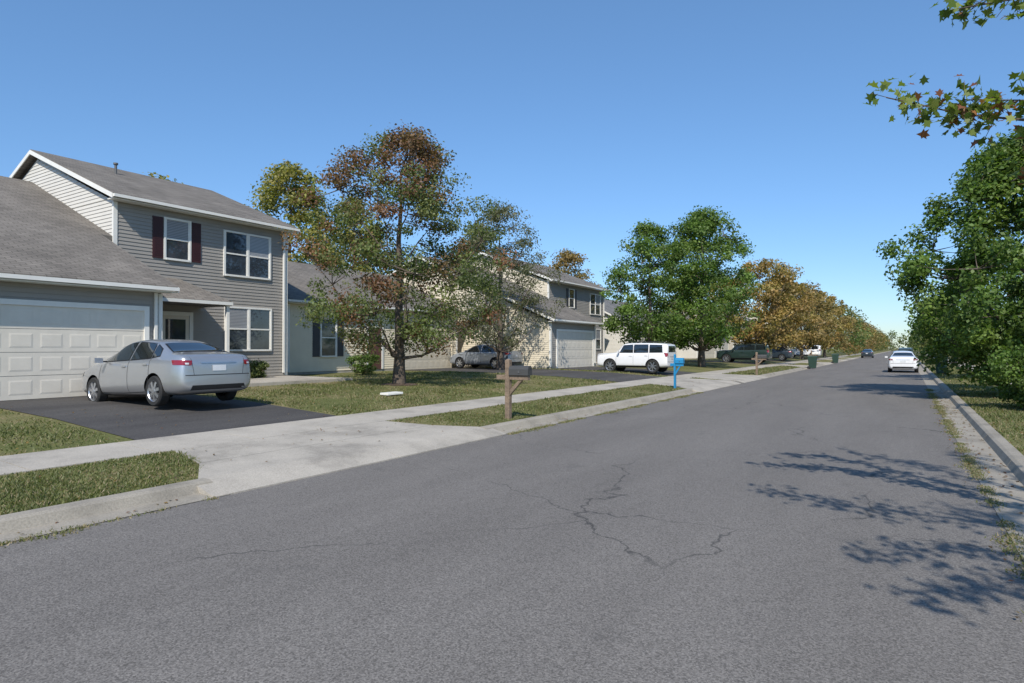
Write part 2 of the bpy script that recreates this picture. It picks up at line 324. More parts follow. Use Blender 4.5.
# ------------------------------------------------------------------ trees
BR=1.5
def tree(name,base,H,R,z0,palette,seed,nclu=150,per=170,ls=.09,tr=.16,sig=.42,prof='ovoid',toppal=None,sparse=.0,lean=(0,0),tb=0):
    rng=np.random.default_rng(seed); par=empty(name,base)
    mb=MB(); nt=7; tp=[];rr=[]
    for i in range(nt):
        f=i/(nt-1); tp.append((lean[0]*f+rng.normal()*.06*f,lean[1]*f+rng.normal()*.06*f,f*H*.86)); rr.append(tr*(1-f)**.8+.015+(.06*tr/.16 if i==0 else 0))
    tpa=np.array(tp)
    mb.tube(tp,rr,8)
    def trunk(z):
        return np.array([np.interp(z,tpa[:,2],tpa[:,0]),np.interp(z,tpa[:,2],tpa[:,1]),z])
    lob=rng.uniform(0,2*np.pi,4)
    def Rp(s,a):
        if prof=='ovoid': q=np.sin(np.pi*np.clip(s,0,1)**.72)**.62
        elif prof=='pear': q=np.interp(s,[0,.08,.25,.45,.62,.75,.88,1],[.45,.8,1.0,.98,.82,.68,.52,.18])
        elif prof=='round': q=np.sqrt(np.clip(1-(2*s-1)**2,0,1))**.8
        return R*q*(1+.13*np.sin(2*a+lob[0])+.12*np.sin(3*a+lob[1]+5*s)+.1*np.sin(5*a+lob[2]-7*s))
    limbs=[]; nl=16
    for i in range(nl):
        s=(i+.5)/nl; a=i*2.4+rng.uniform(-.4,.4); r=Rp(min(.95,s),a)*.78
        ze=z0+(H-z0)*s*.95; zb=max(z0*.8,ze-r*1.1-.3); zb=min(zb,H*.8)
        st=trunk(zb); en=np.array([lean[0]*s+math.cos(a)*r,lean[1]*s+math.sin(a)*r,ze])
        pts=[st]
        for k in (1,2,3,4):
            f=k/4; p=st+(en-st)*f; p[2]+=-.12*r*math.sin(f*math.pi)+rng.normal()*.05; p[:2]+=rng.normal(size=2)*.06; pts.append(p)
        r0=tr*.42*(1-s*.6); mb.tube([tuple(p) for p in pts],[r0,r0*.75,r0*.55,r0*.35,.012],5); limbs+=pts[1:]+[(pts[1]+pts[2])/2,(pts[2]+pts[3])/2]
    limbs+=[trunk(z) for z in np.linspace(z0,H*.85,6)]
    LA=np.array(limbs); Ps=[];Cs=[];Ss=[];Ns=[]
    for i in range(nclu):
        s=rng.uniform(0.02,.99); a=rng.uniform(0,2*np.pi)
        r=Rp(s,a)*math.sqrt(rng.uniform(.12,1))*rng.uniform(.88,1.06)
        c=np.array([lean[0]*s+math.cos(a)*r,lean[1]*s+math.sin(a)*r,z0+(H-z0)*s])
        if math.sin(c[0]*1.9+lob[0])+math.sin(c[1]*2.1+lob[1])+math.sin(c[2]*1.7+lob[2])<-3+sparse*3+rng.uniform(0,.8)*1.0: continue
        j=np.argmin(((LA-c)**2).sum(1)+np.where(LA[:,2]>c[2]+.3,4,0)); q=LA[j]
        mid=(q+c)/2+np.array([0,0,-.08]); mb.tube([tuple(q),tuple(mid),tuple(c)],[.02*tr/.16+.004,.012,.005],3)
        nn=int(per*rng.uniform(.6,1.4)); sg=sig*rng.uniform(.65,1.25)
        u=nrm(rng.normal(size=(nn,3)))*(rng.uniform(size=(nn,1))**.45)*1.55*sg*rng.uniform(.8,1.12,(nn,1))
        p=c+u*np.array([1,1,.75]); Ps.append(p)
        out=c-np.array([0,0,z0+(H-z0)*.4]); out=out/np.linalg.norm(out)
        Ns.append(nrm(u)*.75+out*.35+np.array([0,0,.45]))
        pl=palette
        if toppal is not None and rng.uniform()<max(tb,np.clip((s-.55)*2.4,0,.85)): pl=toppal
        pc=np.array(pl)[rng.choice(len(pl))]; al=np.array(pl)[rng.choice(len(pl),nn)]
        Cs.append((pc*.6+al*.4)*BR*rng.uniform(.72,1.22)*rng.uniform(.78,1.22,(nn,1))); Ss.append(ls*rng.uniform(.7,1.3,nn))
    mb.build('trunk',[M_bark],par,smooth=True)
    leaves('foliage',np.concatenate(Ps),np.concatenate(Ss),np.concatenate(Cs),M_leaf,par,rng=rng,nb=np.concatenate(Ns))
    return par
RUST=[(.135,.065,.04),(.12,.07,.037),(.11,.08,.037),(.15,.08,.042)]
OLIVE=[(.09,.108,.034),(.075,.098,.03),(.115,.122,.045),(.06,.083,.025)]
GRAYG=[(.095,.10,.055),(.085,.092,.045),(.125,.12,.07),(.075,.078,.038)]
ORG=[(.22,.15,.05),(.18,.135,.042),(.16,.14,.045),(.23,.145,.055)]
BROWN=[(.20,.135,.055),(.175,.12,.048),(.19,.145,.058),(.14,.115,.045)]
YEL=[(.18,.165,.042),(.145,.15,.038),(.20,.165,.045),(.12,.13,.035)]
GRN=[(.065,.11,.020),(.085,.135,.028),(.05,.085,.018),(.105,.145,.032)]
tree('pear_tree',(-14.4,15.6,gz(-14.4)),8.35,3.3,1.1,OLIVE,11,nclu=270,per=150,ls=.098,tr=.16,toppal=RUST,prof='pear',sig=.36,sparse=.05,tb=.3)
tree('sparse_tree',(-18.2,27.5,.48),8.7,3.5,1.2,GRAYG,12,nclu=200,per=90,ls=.11,tr=.16,sig=.38,sparse=.14)
tree('maple_tree',(-14,38.7,.4),9.2,3.0,1.5,GRN,13,nclu=150,per=120,ls=.17,sig=.45)
tree('maple_tree',(-12,43.6,.35),10.8,4.0,1.4,GRN,14,nclu=220,per=130,ls=.18,sig=.5,tr=.2)
tree('autumn_tree',(-10.9,58,.28),8.9,4.0,1.5,ORG,15,nclu=150,per=90,ls=.24,sig=.5,prof='round')
tree('green_tree',(-15,54,.4),7.6,3.0,1.4,YEL,16,nclu=90,per=80,ls=.22,sig=.5,prof='round')
for i,(t,h,r,p) in enumerate([(71,8.4,3.6,BROWN),(82,8.8,4,BROWN),(94,9.0,4,ORG),(107,9,4.2,BROWN)]):
    tree('autumn_tree',(-11+.4*(i%2),t,.28),h,r,1.5,p,20+i,nclu=100,per=70,ls=.3,sig=.55,prof='round')
tree('street_tree',(3.15,24.5,.13),8.0,3.35,.4,GRN,31,nclu=370,per=180,ls=.13,tr=.17,sig=.38)
tree('street_tree',(3.8,38,.13),6.6,3.1,1.0,GRN,32,nclu=130,per=100,ls=.18,tr=.15)
tree('street_tree',(3.8,70,.13),7.2,3.1,1.0,OLIVE,33,nclu=90,per=80,ls=.25,tr=.15,sig=.5)
tree('backyard_tree',(-38,29.6,.5),14.4,4.6,3,YEL,41,nclu=230,per=80,ls=.24,tr=.25,sig=.6,sparse=.06)
tree('backyard_tree',(-42,22.5,.5),12.4,3.0,3,YEL,42,nclu=100,per=70,ls=.24,tr=.25,sig=.6,sparse=.15)
tree('backyard_tree',(-36,34.0,.5),12.6,3.8,2,YEL,43,nclu=150,per=80,ls=.24,tr=.22,sig=.6)
tree('backyard_tree',(-31,43.5,.5),11.8,3.4,2,OLIVE,44,nclu=120,per=80,ls=.24,tr=.22,sig=.6,sparse=.1)
tree('backyard_tree',(-34,66,.5),12.5,4.0,2,BROWN,45,nclu=110,per=70,ls=.28,tr=.22,sig=.6)
tree('shrub',(3.1,19.6,.13),1.5,1.25,.1,GRN,51,nclu=110,per=130,ls=.085,tr=.05,sig=.2,prof='round')
tree('shrub',(-19.6,19.0,.5),.9,.6,.1,GRN,52,nclu=50,per=110,ls=.06,tr=.03,sig=.12,prof='round')
tree('shrub',(-19.7,13.9,.5),.6,.45,.1,OLIVE,53,nclu=40,per=110,ls=.06,tr=.03,sig=.12,prof='round')

# distant mass of trees (one object)
rng=np.random.default_rng(77); Ps=[];Cs=[];Ss=[]
def blobtree(x,y,h,r,pal,n,ls):
    k=int(n)
    for i in range(26):
        a=rng.uniform(0,6.28); s=rng.uniform(0,1); q=math.sin(math.pi*s**.8)**.6*r*math.sqrt(rng.uniform(.1,1))
        c=np.array([x+math.cos(a)*q,y+math.sin(a)*q,.5+h*.1+h*.86*s]); nn=k//26
        Ps.append(c+rng.normal(size=(nn,3))*r*.15); pc=np.array(pal)[rng.choice(len(pal))]
        Cs.append(pc*BR*rng.uniform(.65,1.25)*rng.uniform(.8,1.2,(nn,1))); Ss.append(ls*rng.uniform(.7,1.3,nn))
for t in range(120,420,13):
    blobtree(-11+rng.normal()*.5,t,8.8+rng.normal()*.5,4.2,BROWN if rng.uniform()<.7 else OLIVE,1100,.5)
    blobtree(5+rng.normal()*.5,t-20,7.5+rng.normal()*.8,3.8,OLIVE if rng.uniform()<.7 else GRN,1000,.5)
for t in range(30,330,14):
    blobtree(-50-rng.uniform(0,12),t,8+rng.normal()*1.2,5.0,OLIVE if rng.uniform()<.6 else YEL,550,.7)
    blobtree(22+rng.uniform(0,12),t+40,9+rng.normal()*1.2,5,GRN,450,.7)
for x in range(-260,120,9):
    blobtree(x,430+rng.uniform(-15,25),9+rng.normal()*1.5,6.5,OLIVE,350,1.2)
leaves('distant_trees',np.concatenate(Ps),np.concatenate(Ss),np.concatenate(Cs),M_leaf,rng=rng,up=.8)

# near maple whose boughs overhang the road
par=empty('overhanging_maple_tree',(0,0,0)); mb=MB(); rng=np.random.default_rng(9)
mb.tube([(3.9,3.2,.1),(3.85,3.25,1.5),(3.8,3.3,3),(3.9,3.2,4.6),(4.0,3.2,6.5)],[.2,.15,.13,.1,.04],10)
T=lambda z:(3.83,3.25,z)
boughs=[
 ([T(2.6),(2.9,4.6,3.1),(1.7,5.8,3.26),(1.0,6.2,3.36),(.4,6.05,3.5),(-.12,5.85,3.68)],1.0),
 ([(1.7,5.8,3.32),(1.25,6.4,3.2),(.95,6.4,3.1),(.72,6.3,2.98)],1.0),
 ([(1.2,6.0,3.38),(.85,6.15,3.55),(.4,6.0,3.60)],1.0),
 ([T(3.3),(2.7,4.9,4.0),(1.5,5.9,4.33),(.95,6.3,4.42),(.25,6.05,4.36)],.8),
 ([T(3.0),(3.0,2.6,4.0),(2.3,2.1,4.3),(1.6,1.5,4.4)],1.0),
 ([T(3.2),(3.1,3.1,4.4),(2.2,2.8,4.7),(1.5,2.7,4.8),(.9,2.9,4.9)],.8),
 ([T(3.4),(3.2,1.8,4.4),(2.6,1.0,4.6),(2.1,.5,4.6)],1.0),
 ([T(4.0),(3.4,4.3,5.2),(2.6,5.0,5.8),(2.0,5.3,6.2)],.7),
 ([T(4.2),(4.6,4.8,5.4),(5.0,6.0,6.0)],1.0),([T(4.2),(5.0,2.4,5.4),(6.0,2,6.0)],1.0),([T(4.6),(4.0,2.0,6),(3.6,1.0,7.0)],1.0),([T(5.0),(4.2,3.8,7),(4.3,4.2,8)],1.0)]
LP=[];LC=[]
MG=np.array([(.13,.18,.035),(.17,.21,.045),(.10,.15,.03),(.20,.21,.055)]); MR=np.array([(.24,.09,.045),(.28,.13,.05),(.20,.08,.045)])
for bi,(pts,sp) in enumerate(boughs):
    pts=[np.array(p,float) for p in pts]; n=len(pts)
    r0=.035 if bi not in (1,2) else .010
    mb.tube([tuple(p) for p in pts],[max(.005,r0*(1-i/(n-1))**1.1) for i in range(n)],6)
    for i in range(n-1):
        if bi<=3 and bi not in (1,2) and i<1: continue
        seg=np.linalg.norm(pts[i+1]-pts[i])
        for k in range(int(seg*(30 if i>0 else 9))):
            f=rng.uniform(); q=pts[i]+(pts[i+1]-pts[i])*f
            d=rng.normal(size=3); d[2]=d[2]*.5-.2; d/=np.linalg.norm(d); ln=rng.uniform(.08,.25)*(1.5 if bi>3 else .85)
            e=q+d*ln; mb.tube([tuple(q),tuple(e)],[.0035,.002],3)
            for l in range(rng.integers(4,9)):
                LP.append(e+rng.normal(size=3)*.05+d*ln*rng.uniform(-.6,.2)); red=rng.uniform()<(.25 if bi in (0,1) else .1)
                LC.append((MR if red else MG)[rng.integers(3)]*rng.uniform(.75,1.25))
mb.build('limbs',[M_bark],par,smooth=True)
LP=np.array(LP); leaves('foliage',LP,rng.uniform(.06,.1,len(LP)),np.array(LC),M_leaf,par,shape=MAPLE,up=.6,rng=rng)

# ------------------------------------------------------------------ houses
def siding(mb,P0,P1,nv,z0,z1,mi=0,clip=None,step=.115):
    P0=Vector((*P0,0));P1=Vector((*P1,0)); d=(P1-P0); Ln=d.length; d.normalize(); nv=Vector((*nv,0))
    z=z0
    while z<z1-1e-4:
        zt=min(z+step,z1); a0,b0=clip(z) if clip else (0,Ln); a1,b1=clip(zt) if clip else (0,Ln)
        if b0-a0<.02: break
        if b1<a1: a1=b1=(a1+b1)/2
        p=lambda s,off,zz: tuple(P0+d*s+nv*off+Vector((0,0,zz)))
        mb.quad(p(a0,.022,z),p(b0,.022,z),p(b1,.004,zt),p(a1,.004,zt),mi)
        mb.quad(p(a0,.0,z),p(b0,.0,z),p(b0,.022,z),p(a0,.022,z),mi)
        z=zt
def window(mb,X,y0,y1,z0,z1,sash='double',shut=None,fr=.065):
    o=.065
    mb.box(X,X+o,y0-fr,y0,z0-fr,z1+fr); mb.box(X,X+o,y1,y1+fr,z0-fr,z1+fr)
    mb.box(X,X+o,y0,y1,z1,z1+fr); mb.box(X,X+o+.02,y0,y1,z0-fr,z0)
    zm=(z0+z1)/2
    def unit(a,b):
        mb.quad((X+.03,a,z0),(X+.03,b,z0),(X+.03,b,zm),(X+.03,a,zm),1)
        mb.quad((X+.034,a,zm),(X+.034,b,zm),(X+.034,b,z1),(X+.034,a,z1),2 if random.random()<.75 else 1)
        mb.box(X+.028,X+.05,a,b,zm-.025,zm+.025)
        mb.box(X+.026,X+.045,a,a+.03,z0,zm-.025); mb.box(X+.026,X+.045,b-.03,b,z0,zm-.025); mb.box(X+.026,X+.045,a,a+.03,zm+.025,z1); mb.box(X+.026,X+.045,b-.03,b,zm+.025,z1)
    if sash=='twin':
        m=(y0+y1)/2; mb.box(X+.002,X+.058,m-.04,m+.04,z0,z1); unit(y0,m-.04); unit(m+.04,y1)
    else: unit(y0,y1)
    if shut:
        for a,b in ((y0-fr-.02-shut,y0-fr-.02),(y1+fr+.02,y1+fr+.02+shut)):
            mb.box(X+.001,X+.045,a,b,z0-.04,z1+.04,3)
            z=z0+.05
            while z<z1-.05: mb.box(X+.045,X+.052,a+.05,b-.05,z,z+.035,3); z+=.06
def garage_door(mb,X,y0,y1,z0,z1):
    mb.box(X,X+.025,y0,y1,z0,z1,0)
    mb.box(X+.0,X+.06,y0-.12,y0,z0,z1+.12,1); mb.box(X+.0,X+.06,y1,y1+.12,z0,z1+.12,1); mb.box(X+.0,X+.06,y0,y1,z1,z1+.12,1)
    rows=4; cols=8; H=(z1-z0)/rows; W=(y1-y0)/cols
    for r in range(rows):
        if r: mb.box(X+.0245,X+.0265,y0,y1,z0+r*H-.004,z0+r*H+.004,2)
        for c in range(cols):
            a,b,c0,c1=y0+c*W+.07,y0+(c+1)*W-.07,z0+r*H+.1,z0+(r+1)*H-.1
            v=[(X+.026,a,c0),(X+.026,b,c0),(X+.026,b,c1),(X+.026,a,c1),(X+.031,a+.035,c0+.035),(X+.031,b-.035,c0+.035),(X+.031,b-.035,c1-.035),(X+.031,a+.035,c1-.035)]
            mb.add(v,[(0,1,5,4),(1,2,6,5),(2,3,7,6),(3,0,4,7),(4,5,6,7)],0)
def gable_roof(mb,y0,y1,xf,zf,xr,zr,xb,zb,t=.12,rakes=(1,1),gut=True):
    mb.slab([(xf,y0,zf),(xf,y1,zf),(xr,y1,zr),(xr,y0,zr)],t,0)
    mb.slab([(xr,y0,zr+.002),(xr,y1,zr+.002),(xb,y1,zb),(xb,y0,zb)],t,0)
    for k,yy in enumerate((y0,y1)):
        if not rakes[k]: continue
        a,b=(yy-.03,yy-.002) if k==0 else (yy+.002,yy+.03)
        for (xa,za),(xc,zc) in (((xf,zf),(xr,zr)),((xr,zr),(xb,zb))):
            v=[(xa,a,za-.03),(xc,a,zc-.03),(xc,a,zc-.17),(xa,a,za-.17),(xa,b,za-.03),(xc,b,zc-.03),(xc,b,zc-.17),(xa,b,za-.17)]
            mb.add(v,[(0,1,2,3),(4,7,6,5),(0,4,5,1),(3,2,6,7),(0,3,7,4),(1,5,6,2)],1)
    if gut:
        mb.box(xf+.002,xf+.09,y0,y1,zf-.13,zf-.04,1)
def two_story(name,o,b,ymain1,sid,side,shut,base=.5,porch=True,ym0=9.45):
    h=empty(name,(0,o,0)); gx=-16.7; mx=-20.4
    W=MB(); T=MB(); R=MB(); Wn=MB(); D=MB()
    ridgeX,ridgeZ=-25.8,8.6; bx=-31.2; ev=6.32
    W.box(gx-.03,bx,3.0,8.9,base-.3,3.1,0); W.box(mx-.03,bx,ym0+.02,ymain1-.02,base-.3,6.15,0)
    W.box(mx-.035,bx+.01,8.87,ym0+.03,base-.3,3.0,0)
    siding(W,(gx,3.0),(gx,8.9),(1,0),base+.1,3.15,0)
    siding(W,(bx,3.0),(gx,3.0),(0,-1),base+.1,3.15,1)
    siding(W,(gx,8.9),(mx,8.9),(0,1),base+.1,3.15,0)
    rs=(7.55-3.25)/(26.2-16.3)
    Lg=gx-bx
    siding(W,(bx,3.0),(gx,3.0),(0,-1),3.15,7.3,1,clip=lambda z:(max(0,(z-3.1)/rs-.0)*.46,Lg-max(0,(z-3.1)/rs)))
    siding(W,(mx,ym0),(mx,ymain1),(1,0),base+.1,6.2,0)
    sl=(ridgeZ-ev)/(25.8-20.0); Lm=mx-bx
    for yy,n in ((ym0,(0,-1)),(ymain1,(0,1))):
        siding(W,(bx,yy),(mx,yy),n,base+.1,6.25,1)
        siding(W,(bx,yy),(mx,yy),n,6.25,8.5,1,clip=lambda z:(max(0,(z-6.15)/sl),Lm-max(0,(z-6.15)/sl)))
    W.add([(mx,ym0+.015,6.1),(ridgeX,ym0+.015,8.35),(bx,ym0+.015,6.1)],[(0,1,2)],1); W.add([(mx,ymain1-.015,6.1),(ridgeX,ymain1-.015,8.35),(bx,ymain1-.015,6.1)],[(0,1,2)],1)
    W.box(gx+.0,bx,2.995,ymain1,base-.35,base+.08,2)
    W.build('walls',[sid,side,M_conc],h)
    gable_roof(R,2.7,9.12,-16.28,3.28,-26.2,7.56,-31.5,5.3,rakes=(1,1))
    zf=3.28+(20.42-16.28)*(7.56-3.28)/(26.2-16.28)
    R.slab([(-20.42,9.125,zf),(-20.42,ym0-.03,zf),(-26.2,ym0-.03,7.56),(-26.2,9.125,7.56)],.14,0)
    gable_roof(R,ym0-.22,ymain1+.25,-20.0,ev,ridgeX,ridgeZ,-31.6,ev-.05)
    R.box(-16.68,-16.29,2.72,9.1,3.11,3.14,1); R.box(-20.38,-20.02,ym0-.2,ymain1+.2,6.15,6.18,1)
    if porch:
        ya,yb=9.14,12.2; xf=-18.6; z0=3.17; z1=3.95
        R.add([(xf,ya,z0),(xf,yb,z0),(mx+.03,yb-.0,z0+.0),(mx+.03,yb-.75,z1),(mx+.03,ya,z1),(xf,ya,z0-.1),(xf,yb,z0-.1),(mx+.03,yb,z0-.1),(mx+.03,ya,z0-.1)],
              [(0,1,3,4),(1,2,3),(0,5,6,1),(1,6,7,2),(5,8,7,6),(0,4,8,5)],0)
        R.box(xf+.002,xf+.08,ya,yb,z0-.13,z0-.03,1); R.box(xf-.02,mx+.03,yb+.002,yb+.03,z0-.15,z0-.02,1)
        D.box(xf-.12,xf-.02,yb-.16,yb-.06,base+.1,z0-.12,0); D.box(xf-.2,mx+.03,9.0,yb,base-.3,base+.12,3)
    R.tube([(-24.3,11.3,7.9),(-24.3,11.3,8.36)],[.045,.045],10,2); R.tube([(-24.3,11.3,8.34),(-24.3,11.3,8.40)],[.08,.08],10,2)
    R.build('roof',[M_roof,M_white,M_steel],h)
    G=MB(); garage_door(G,gx+.02,3.75,8.45,base+.0,2.61); G.build('garage_door',[M_gdoor,M_white,M_seam],h)
    for (x,y0,y1,z0,z1) in ((mx,ym0-.02,ym0+.07,base+.1,6.13),(mx,ymain1-.07,ymain1+.02,base+.1,6.13),(gx,8.84,8.92,base+.1,3.09)):
        T.box(x-.06,x+.035,y0-.015,y1+.012,z0,z1)
    T.box(gx-.06,gx+.035,2.97,3.1,base+.1,3.07)
    T.box(mx+.04,mx+.1,ymain1-.2,ymain1-.13,base+.2,6.1); T.box(gx+.04,gx+.1,8.70,8.77,base+.2,3.1)
    T.build('trim',[M_white],h)
    sh=ymain1-15.7
    window(Wn,mx,11.0+sh*.5,11.78+sh*.5,4.6,5.86,'double',shut=.33)
    window(Wn,mx,13.1+sh,14.9+sh,4.28,5.78,'twin'); window(Wn,mx,13.15+sh,14.95+sh,1.6,3.08,'twin')
    Wn.build('windows',[M_white,M_glass,M_blind,shut],h)
    D.box(mx+.0,mx+.075,10.75,10.87,base+.12,2.85,0); D.box(mx,mx+.075,11.8,11.92,base+.12,2.85,0); D.box(mx,mx+.075,10.87,11.8,2.73,2.85,0)
    D.box(mx+.0,mx+.045,10.87,11.8,base+.13,2.73,1)
    D.quad((mx+.05,11.0,1.2),(mx+.05,11.67,1.2),(mx+.05,11.67,2.6),(mx+.05,11.0,2.6),2)
    D.box(mx+.05,mx+.1,11.7,11.75,1.55,1.6,4)
    D.box(mx+.03,mx+.12,10.45,10.57,2.35,2.6,4)
    D.build('entry_door',[M_white,M_gdoor,M_glass,M_conc,M_black],h)
    return h
two_story('gray_two_story_house',0,0,15.7,M_gray,M_wsid,M_maroon)
two_story('gray_cream_two_story_house',27.3,0,18.6,M_gray,M_cream,M_dshut)
def ranch(name,y0,y1,dx,base,ze,zr,sid,roofm,gd=None,wins=(),door=None,shut=M_dshut,depth=11,gm=None):
    h=empty(name,(0,0,0)); X=-dx; W=MB();R=MB();Wn=MB();D=MB();T=MB()
    bx=X-depth; rx=X-depth/2
    W.box(X-.03,bx,y0+.02,y1-.02,base-.3,ze-.1,0)
    siding(W,(X,y0),(X,y1),(1,0),base+.1,ze-.03,0)
    sl=(zr-ze)/(depth/2+.35); 
    for yy,n in ((y0,(0,-1)),(y1,(0,1))):
        siding(W,(bx,yy),(X,yy),n,base+.1,ze-.03,0)
        siding(W,(bx,yy),(X,yy),n,ze-.03,zr-.15,0,clip=lambda z:(max(0,(z-ze+.03)/sl),depth-max(0,(z-ze+.03)/sl)))
        yi=yy+.015 if yy==y0 else yy-.015
        W.add([(X,yi,ze-.1),(rx,yi,zr-.25),(bx,yi,ze-.1)],[(0,1,2)],0)
    W.box(X+.0,bx,y0,y1,base-.35,base+.08,1)
    W.build('walls',[sid,M_conc],h)
    gable_roof(R,y0-.3,y1+.3,X+.38,ze,rx,zr,bx-.38,ze); R.box(X+.02,X+.36,y0-.28,y1+.28,ze-.17,ze-.14,1)
    R.build('roof',[roofm,M_white],h)
    if gd:
        G=MB(); garage_door(G,X+.02,gd[0],gd[1],base,base+2.13); G.build('garage_door',[gm or M_gdoor,sid if gm else M_white,M_seam],h)
    for w in wins: window(Wn,X,w[0],w[1],w[2],w[3],w[4],shut=w[5])
    if wins: Wn.build('windows',[M_white,M_glass,M_blind,shut],h)
    for yy in (y0,y1): T.box(X-.06,X+.035,yy-.03 if yy==y0 else yy-.1,yy+.1 if yy==y0 else yy+.03,base+.1,ze-.2)
    T.build('trim',[M_white],h)
    if door:
        D.box(X,X+.07,door-.12,door,base+.1,base+2.25,0); D.box(X,X+.07,door+.92,door+1.04,base+.1,base+2.25,0); D.box(X,X+.07,door,door+.92,base+2.15,base+2.25,0); D.box(X,X+.045,door,door+.92,base+.1,base+2.15,1)
        D.build('entry_door',[M_white,M_reddoor],h)
ranch('cream_ranch_house',17.3,29.2,22.4,.5,3.75,6.3,M_cream2,M_roof,gd=(24.6,28.6),wins=[(19.1,19.95,1.3,2.95,'double',.38)],door=22.0,gm=M_cdoor)
ranch('white_ranch_house',50,62.5,20,.5,3.7,6.6,M_wsid,M_roof2,gd=(55,59),wins=[(51.5,53,1.4,2.8,'twin',None),(60,61.5,1.4,2.8,'twin',None)])
ranch('white_ranch_house',65.5,79,18.5,.5,3.6,6.0,M_wsid,M_roof,gd=(68,72.5),wins=[(74,75.6,1.4,2.8,'twin',None)])
ranch('tan_ranch_house',84,97,19,.5,5.6,8.2,M_tan,M_roof2,gd=(88,92),wins=[(93.5,95,1.4,2.8,'twin',.3)])
ranch('white_ranch_house',101,114,19,.5,3.6,6.2,M_wsid,M_roof,gd=(104,108),wins=[(110,111.5,1.4,2.8,'twin',.3)])
ranch('tan_ranch_house',120,134,19,.5,5.6,8.4,M_cream,M_roof2)

# ------------------------------------------------------------------ vehicles
SED=dict(st=[(-2.27,.36,.66,.78,.56,.84),(-2.24,.27,.78,.90,.66,.99),(-2.1,.22,.845,.94,.70,1.065),(-1.72,.2,.87,.95,.66,1.10),(-1.5,.2,.875,.95,.62,1.17),(-1.05,.19,.88,.95,.55,1.37),(-.75,.19,.88,.95,.55,1.435),(-.3,.19,.88,.945,.56,1.465),(.15,.19,.88,.94,.56,1.45),(.42,.19,.88,.935,.56,1.385),(.8,.19,.88,.925,.62,1.16),(1.12,.19,.88,.915,.69,.995),(1.6,.2,.87,.86,.70,.92),(1.98,.22,.82,.76,.62,.80),(2.18,.24,.72,.62,.5,.67),(2.26,.32,.58,.5,.4,.54)],
 wb=(1.3,-1.3),wr=.315,cr=0,
 sidew=[([(.86,.985),(-.22,.995)],[(.36,1.29),(.05,1.36),(-.2,1.375)]),([(-.30,.995),(-1.08,1.01)],[(-.28,1.375),(-.95,1.315)]),([(-1.13,1.015),(-1.38,1.05)],[(-1.02,1.295),(-1.26,1.18)])],
 rearw=(-1.64,.60,-1.12,.47),frontw=(1.03,.70,.47,.52),seams=[[(.98,.28),(1.0,.6),(.93,.92)],[(-.27,.26),(-.25,.6),(-.26,1.0)],[(-1.0,.3),(-1.12,.62),(-1.12,1.0)],[(.98,.28),(0,.27),(-1.0,.3)]],
 handles=[(-.1,.86),(-.98,.88)],tail=[(.58,.80,.81,.94,.06)],mirror=(.72,.93,1.0))
SUV=dict(st=[(-2.2,.42,.80,1.02,.66,1.5),(-2.18,.36,.85,1.05,.70,1.58),(-2.05,.3,.88,1.07,.73,1.66),(-1.2,.27,.89,1.07,.74,1.69),(0,.27,.89,1.07,.74,1.69),(.40,.27,.89,1.065,.73,1.67),(.56,.27,.89,1.06,.72,1.58),(.84,.27,.89,1.05,.76,1.2),(.92,.27,.89,1.05,.80,1.12),(1.5,.28,.88,1.03,.82,1.10),(2.02,.3,.87,1.0,.82,1.07),(2.14,.34,.85,.95,.78,1.03),(2.18,.4,.80,.85,.7,.92)],
 wb=(1.32,-1.32),wr=.37,cr=.55,
 sidew=[([(.70,1.13),(-.12,1.13)],[(.45,1.53),(-.12,1.57)]),([(-.2,1.13),(-1.05,1.14)],[(-.2,1.57),(-1.05,1.57)]),([(-1.15,1.14),(-1.9,1.15)],[(-1.15,1.56),(-1.86,1.54)])],
 rearw=None,frontw=(.84,.74,.58,.66),seams=[[(.9,.35),(.92,.7),(.88,1.05)],[(-.16,.34),(-.16,1.08)],[(-.95,.4),(-1.1,.7),(-1.1,1.08)],[(.9,.35),(-.95,.36)]],
 handles=[(-.0,.95),(-.95,.97)],tail=[(.72,.84,.88,1.12,-.02)],mirror=(.72,.95,1.15),rearz=(1.16,1.5,.60,.56))
